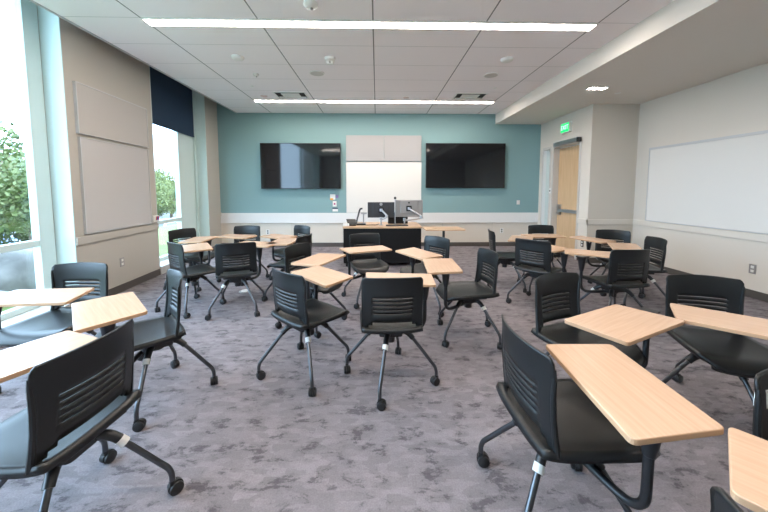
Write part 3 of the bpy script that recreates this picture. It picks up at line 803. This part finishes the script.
def tree(x, y, z, h, cr, m, label, seed, n=7000, g='trees beyond the parking area'):
    rnd = random.Random(seed); r = empty('leafy_tree', (x, y, z)); tag(r, label, 'tree', g)
    bm = NB(); tube(bm, [(0, 0, -.2), (.05, 0, h*.3), (-.05, .05, h*.55), (0, 0, h*.8)], [h*.035, h*.028, h*.02, h*.008], 9)
    for k in range(6):
        a = rnd.uniform(0, 2*pi); tube(bm, [(0, 0, h*(.3+.06*k)), (cos(a)*cr*.5, sin(a)*cr*.5, h*(.45+.07*k))], [h*.014, h*.005], 6)
    fin('trunk', bm, 'bark', r, smooth=True)
    blobs = [(rnd.uniform(-.6, .6)*cr, rnd.uniform(-.6, .6)*cr, h*rnd.uniform(.32, .9), cr*rnd.uniform(.3, .5)) for _ in range(13)]
    bm = NB()
    for _ in range(n):
        bx, by, bz, br = rnd.choice(blobs)
        d = Vector((rnd.gauss(0, 1), rnd.gauss(0, 1), rnd.gauss(0, 1))).normalized()*br*rnd.uniform(.6, 1.08)
        c = Vector((bx, by, bz)) + Vector((d.x, d.y, d.z*.75)); s = cr*rnd.uniform(.018, .045)
        u = Vector((rnd.gauss(0, 1), rnd.gauss(0, 1), rnd.gauss(0, 1))).normalized(); w = u.orthogonal().normalized()
        bm.faces.new([bm.verts.new(c+u*s), bm.verts.new(c+w*s*.6), bm.verts.new(c-u*s), bm.verts.new(c-w*s*.6)])
    fin('foliage', bm, m, r)
trees = [
 (-16, 13.0, 6.6, 2.9, 'leafA', 'dark green tree filling the left edge of the near window'),
 (-19, 17.6, 5.9, 2.6, 'leafB', 'yellow green tree behind the dark one through the near window'),
 (-23, 17.5, 7.6, 3.3, 'leafA', 'tall tree rising behind the others through the near window'),
 (-22, 21.5, 4.8, 2.4, 'leafA', 'low round tree nearest the window post through the near window'),
 (-33, 24.5, 8.2, 3.8, 'leafB', 'pale broad tree far off through the near window'),
 (-28, 40.0, 6.2, 3.2, 'leafB', 'pale round tree centred in the far window'),
 (-33, 43.0, 6.8, 3.6, 'leafB', 'broad pale tree at the left of the far window'),
 (-27, 46.0, 5.6, 3.0, 'leafA', 'darker tree near the right post of the far window'),
 (-27.5, 42.5, 5.4, 2.6, 'leafB', 'small pale tree between the others in the far window'),
 (-33, 51.0, 7.0, 3.4, 'leafB', 'pale tree behind the middle of the far window'),
 (-38, 55.0, 8.0, 4.4, 'leafB', 'hazy tall tree furthest off through the far window'),
]
for i, (x, y, h, cr, m, lb) in enumerate(trees): tree(x, y, hgt(x, y), h, cr, m, lb, 20+i)

def car_mesh():
    b = NB()
    prof = [(-2.2, .35), (-2.2, .85), (-1.55, .95), (-.95, 1.42), (.75, 1.42), (1.35, .95), (2.1, .85), (2.2, .35)]
    vs = []
    for s, k in ((-.85, 1), (.85, 1)):
        vs.append([b.verts.new((x, s*(.8 if z > 1.2 else 1), z)) for x, z in prof])
    b.faces.new(vs[0][::-1]); b.faces.new(vs[1])
    for i in range(len(prof)): b.faces.new((vs[0][i], vs[0][(i+1) % 8], vs[1][(i+1) % 8], vs[1][i]))
    w = NB()
    for s in (-1, 1):
        q = [w.verts.new((x, s*(.86 if z < 1.2 else .73), z)) for x, z in ((-1.35, .98), (-.88, 1.36), (.68, 1.36), (1.15, .98))]; w.faces.new(q)
    q = [w.verts.new(p) for p in ((-1.56, -.7, .98), (-1.56, .7, .98), (-1.0, .62, 1.38), (-1.0, -.62, 1.38))]; w.faces.new(q)
    return b, w
b, w = car_mesh()
pc = fin('car_body', b, 'carw', bevel=.06); pw = fin('car_windows', w, 'carglass')
bm = NB(); disc(bm, (0, 0, .32), .32, .2, 'y', 20); ph = fin('wheel', bm, 'rubber')
bodies = {}
for k in ('carw', 'carb', 'carg'):
    me = pc.data.copy(); me.materials.clear(); me.materials.append(M[k]); bodies[k] = me
for o in (pc, pw, ph): COL.objects.unlink(o)
cars = [(-27.5, 22.5, 20, 'carb', 'blue parked car seen through the near window'),
        (-34, 29.0, 25, 'carw', 'white parked car behind the blue one through the near window'),
        (-25, 25.5, 110, 'carg', 'grey parked car by the near window post'),
        (-22.6, 36, 100, 'carw', 'white parked car at the right of the far window'),
        (-24.8, 35.6, 100, 'carb', 'blue parked car in the middle of the far window'),
        (-27.2, 35.2, 100, 'carg', 'grey parked car at the left of the far window'),
        (-20.5, 30.5, 95, 'carw', 'nearer white parked car low in the far window')]
for x, y, rz, k, lb in cars:
    r = empty('parked_car', (x, y, hgt(x, y)), R(rz)); tag(r, lb, 'car', 'cars parked outside')
    o = pc.copy(); o.data = bodies[k]; COL.objects.link(o); o.parent = r
    o = pw.copy(); COL.objects.link(o); o.parent = r
    for wx in (-1.35, 1.35):
        for wy in (-.82, .82):
            o = ph.copy(); COL.objects.link(o); o.parent = r; o.location = (wx, wy, 0)

# ------------------------------------------------------------------ light
w = bpy.data.worlds.new('sky'); S.world = w; w.use_nodes = True
bg = w.node_tree.nodes['Background']; bg.inputs[0].default_value = (.55, .735, 1.0, 1); bg.inputs[1].default_value = 6.6
sl = bpy.data.lights.new('sun', 'SUN'); sl.energy = 2.5; sl.angle = R(1); sl.color = (1, .96, .88)
so = bpy.data.objects.new('sun', sl); COL.objects.link(so)
so.rotation_euler = Vector((-.62, .45, -.75)).to_track_quat('-Z', 'Y').to_euler()

# ------------------------------------------------------------------ camera
cam = bpy.data.cameras.new('camera'); co = bpy.data.objects.new('camera', cam); COL.objects.link(co)
cam.sensor_fit = 'HORIZONTAL'; cam.sensor_width = 36; cam.lens = 36*314/768; cam.shift_y = -(256-213)/768
pitch = math.atan((213-189.7)/314); yawc = math.atan(7/314*cos(pitch))
co.location = (0, 0, 1.385); co.rotation_euler = (pi/2-pitch, 0, -yawc)
cam.clip_start = .02; cam.clip_end = 500
S.camera = co
S.view_settings.view_transform = 'Standard'; S.view_settings.look = 'None'; S.view_settings.gamma = 1
S.view_settings.exposure = .98
S.view_settings.use_curve_mapping = False
S.cycles.max_bounces = 10; S.cycles.diffuse_bounces = 6
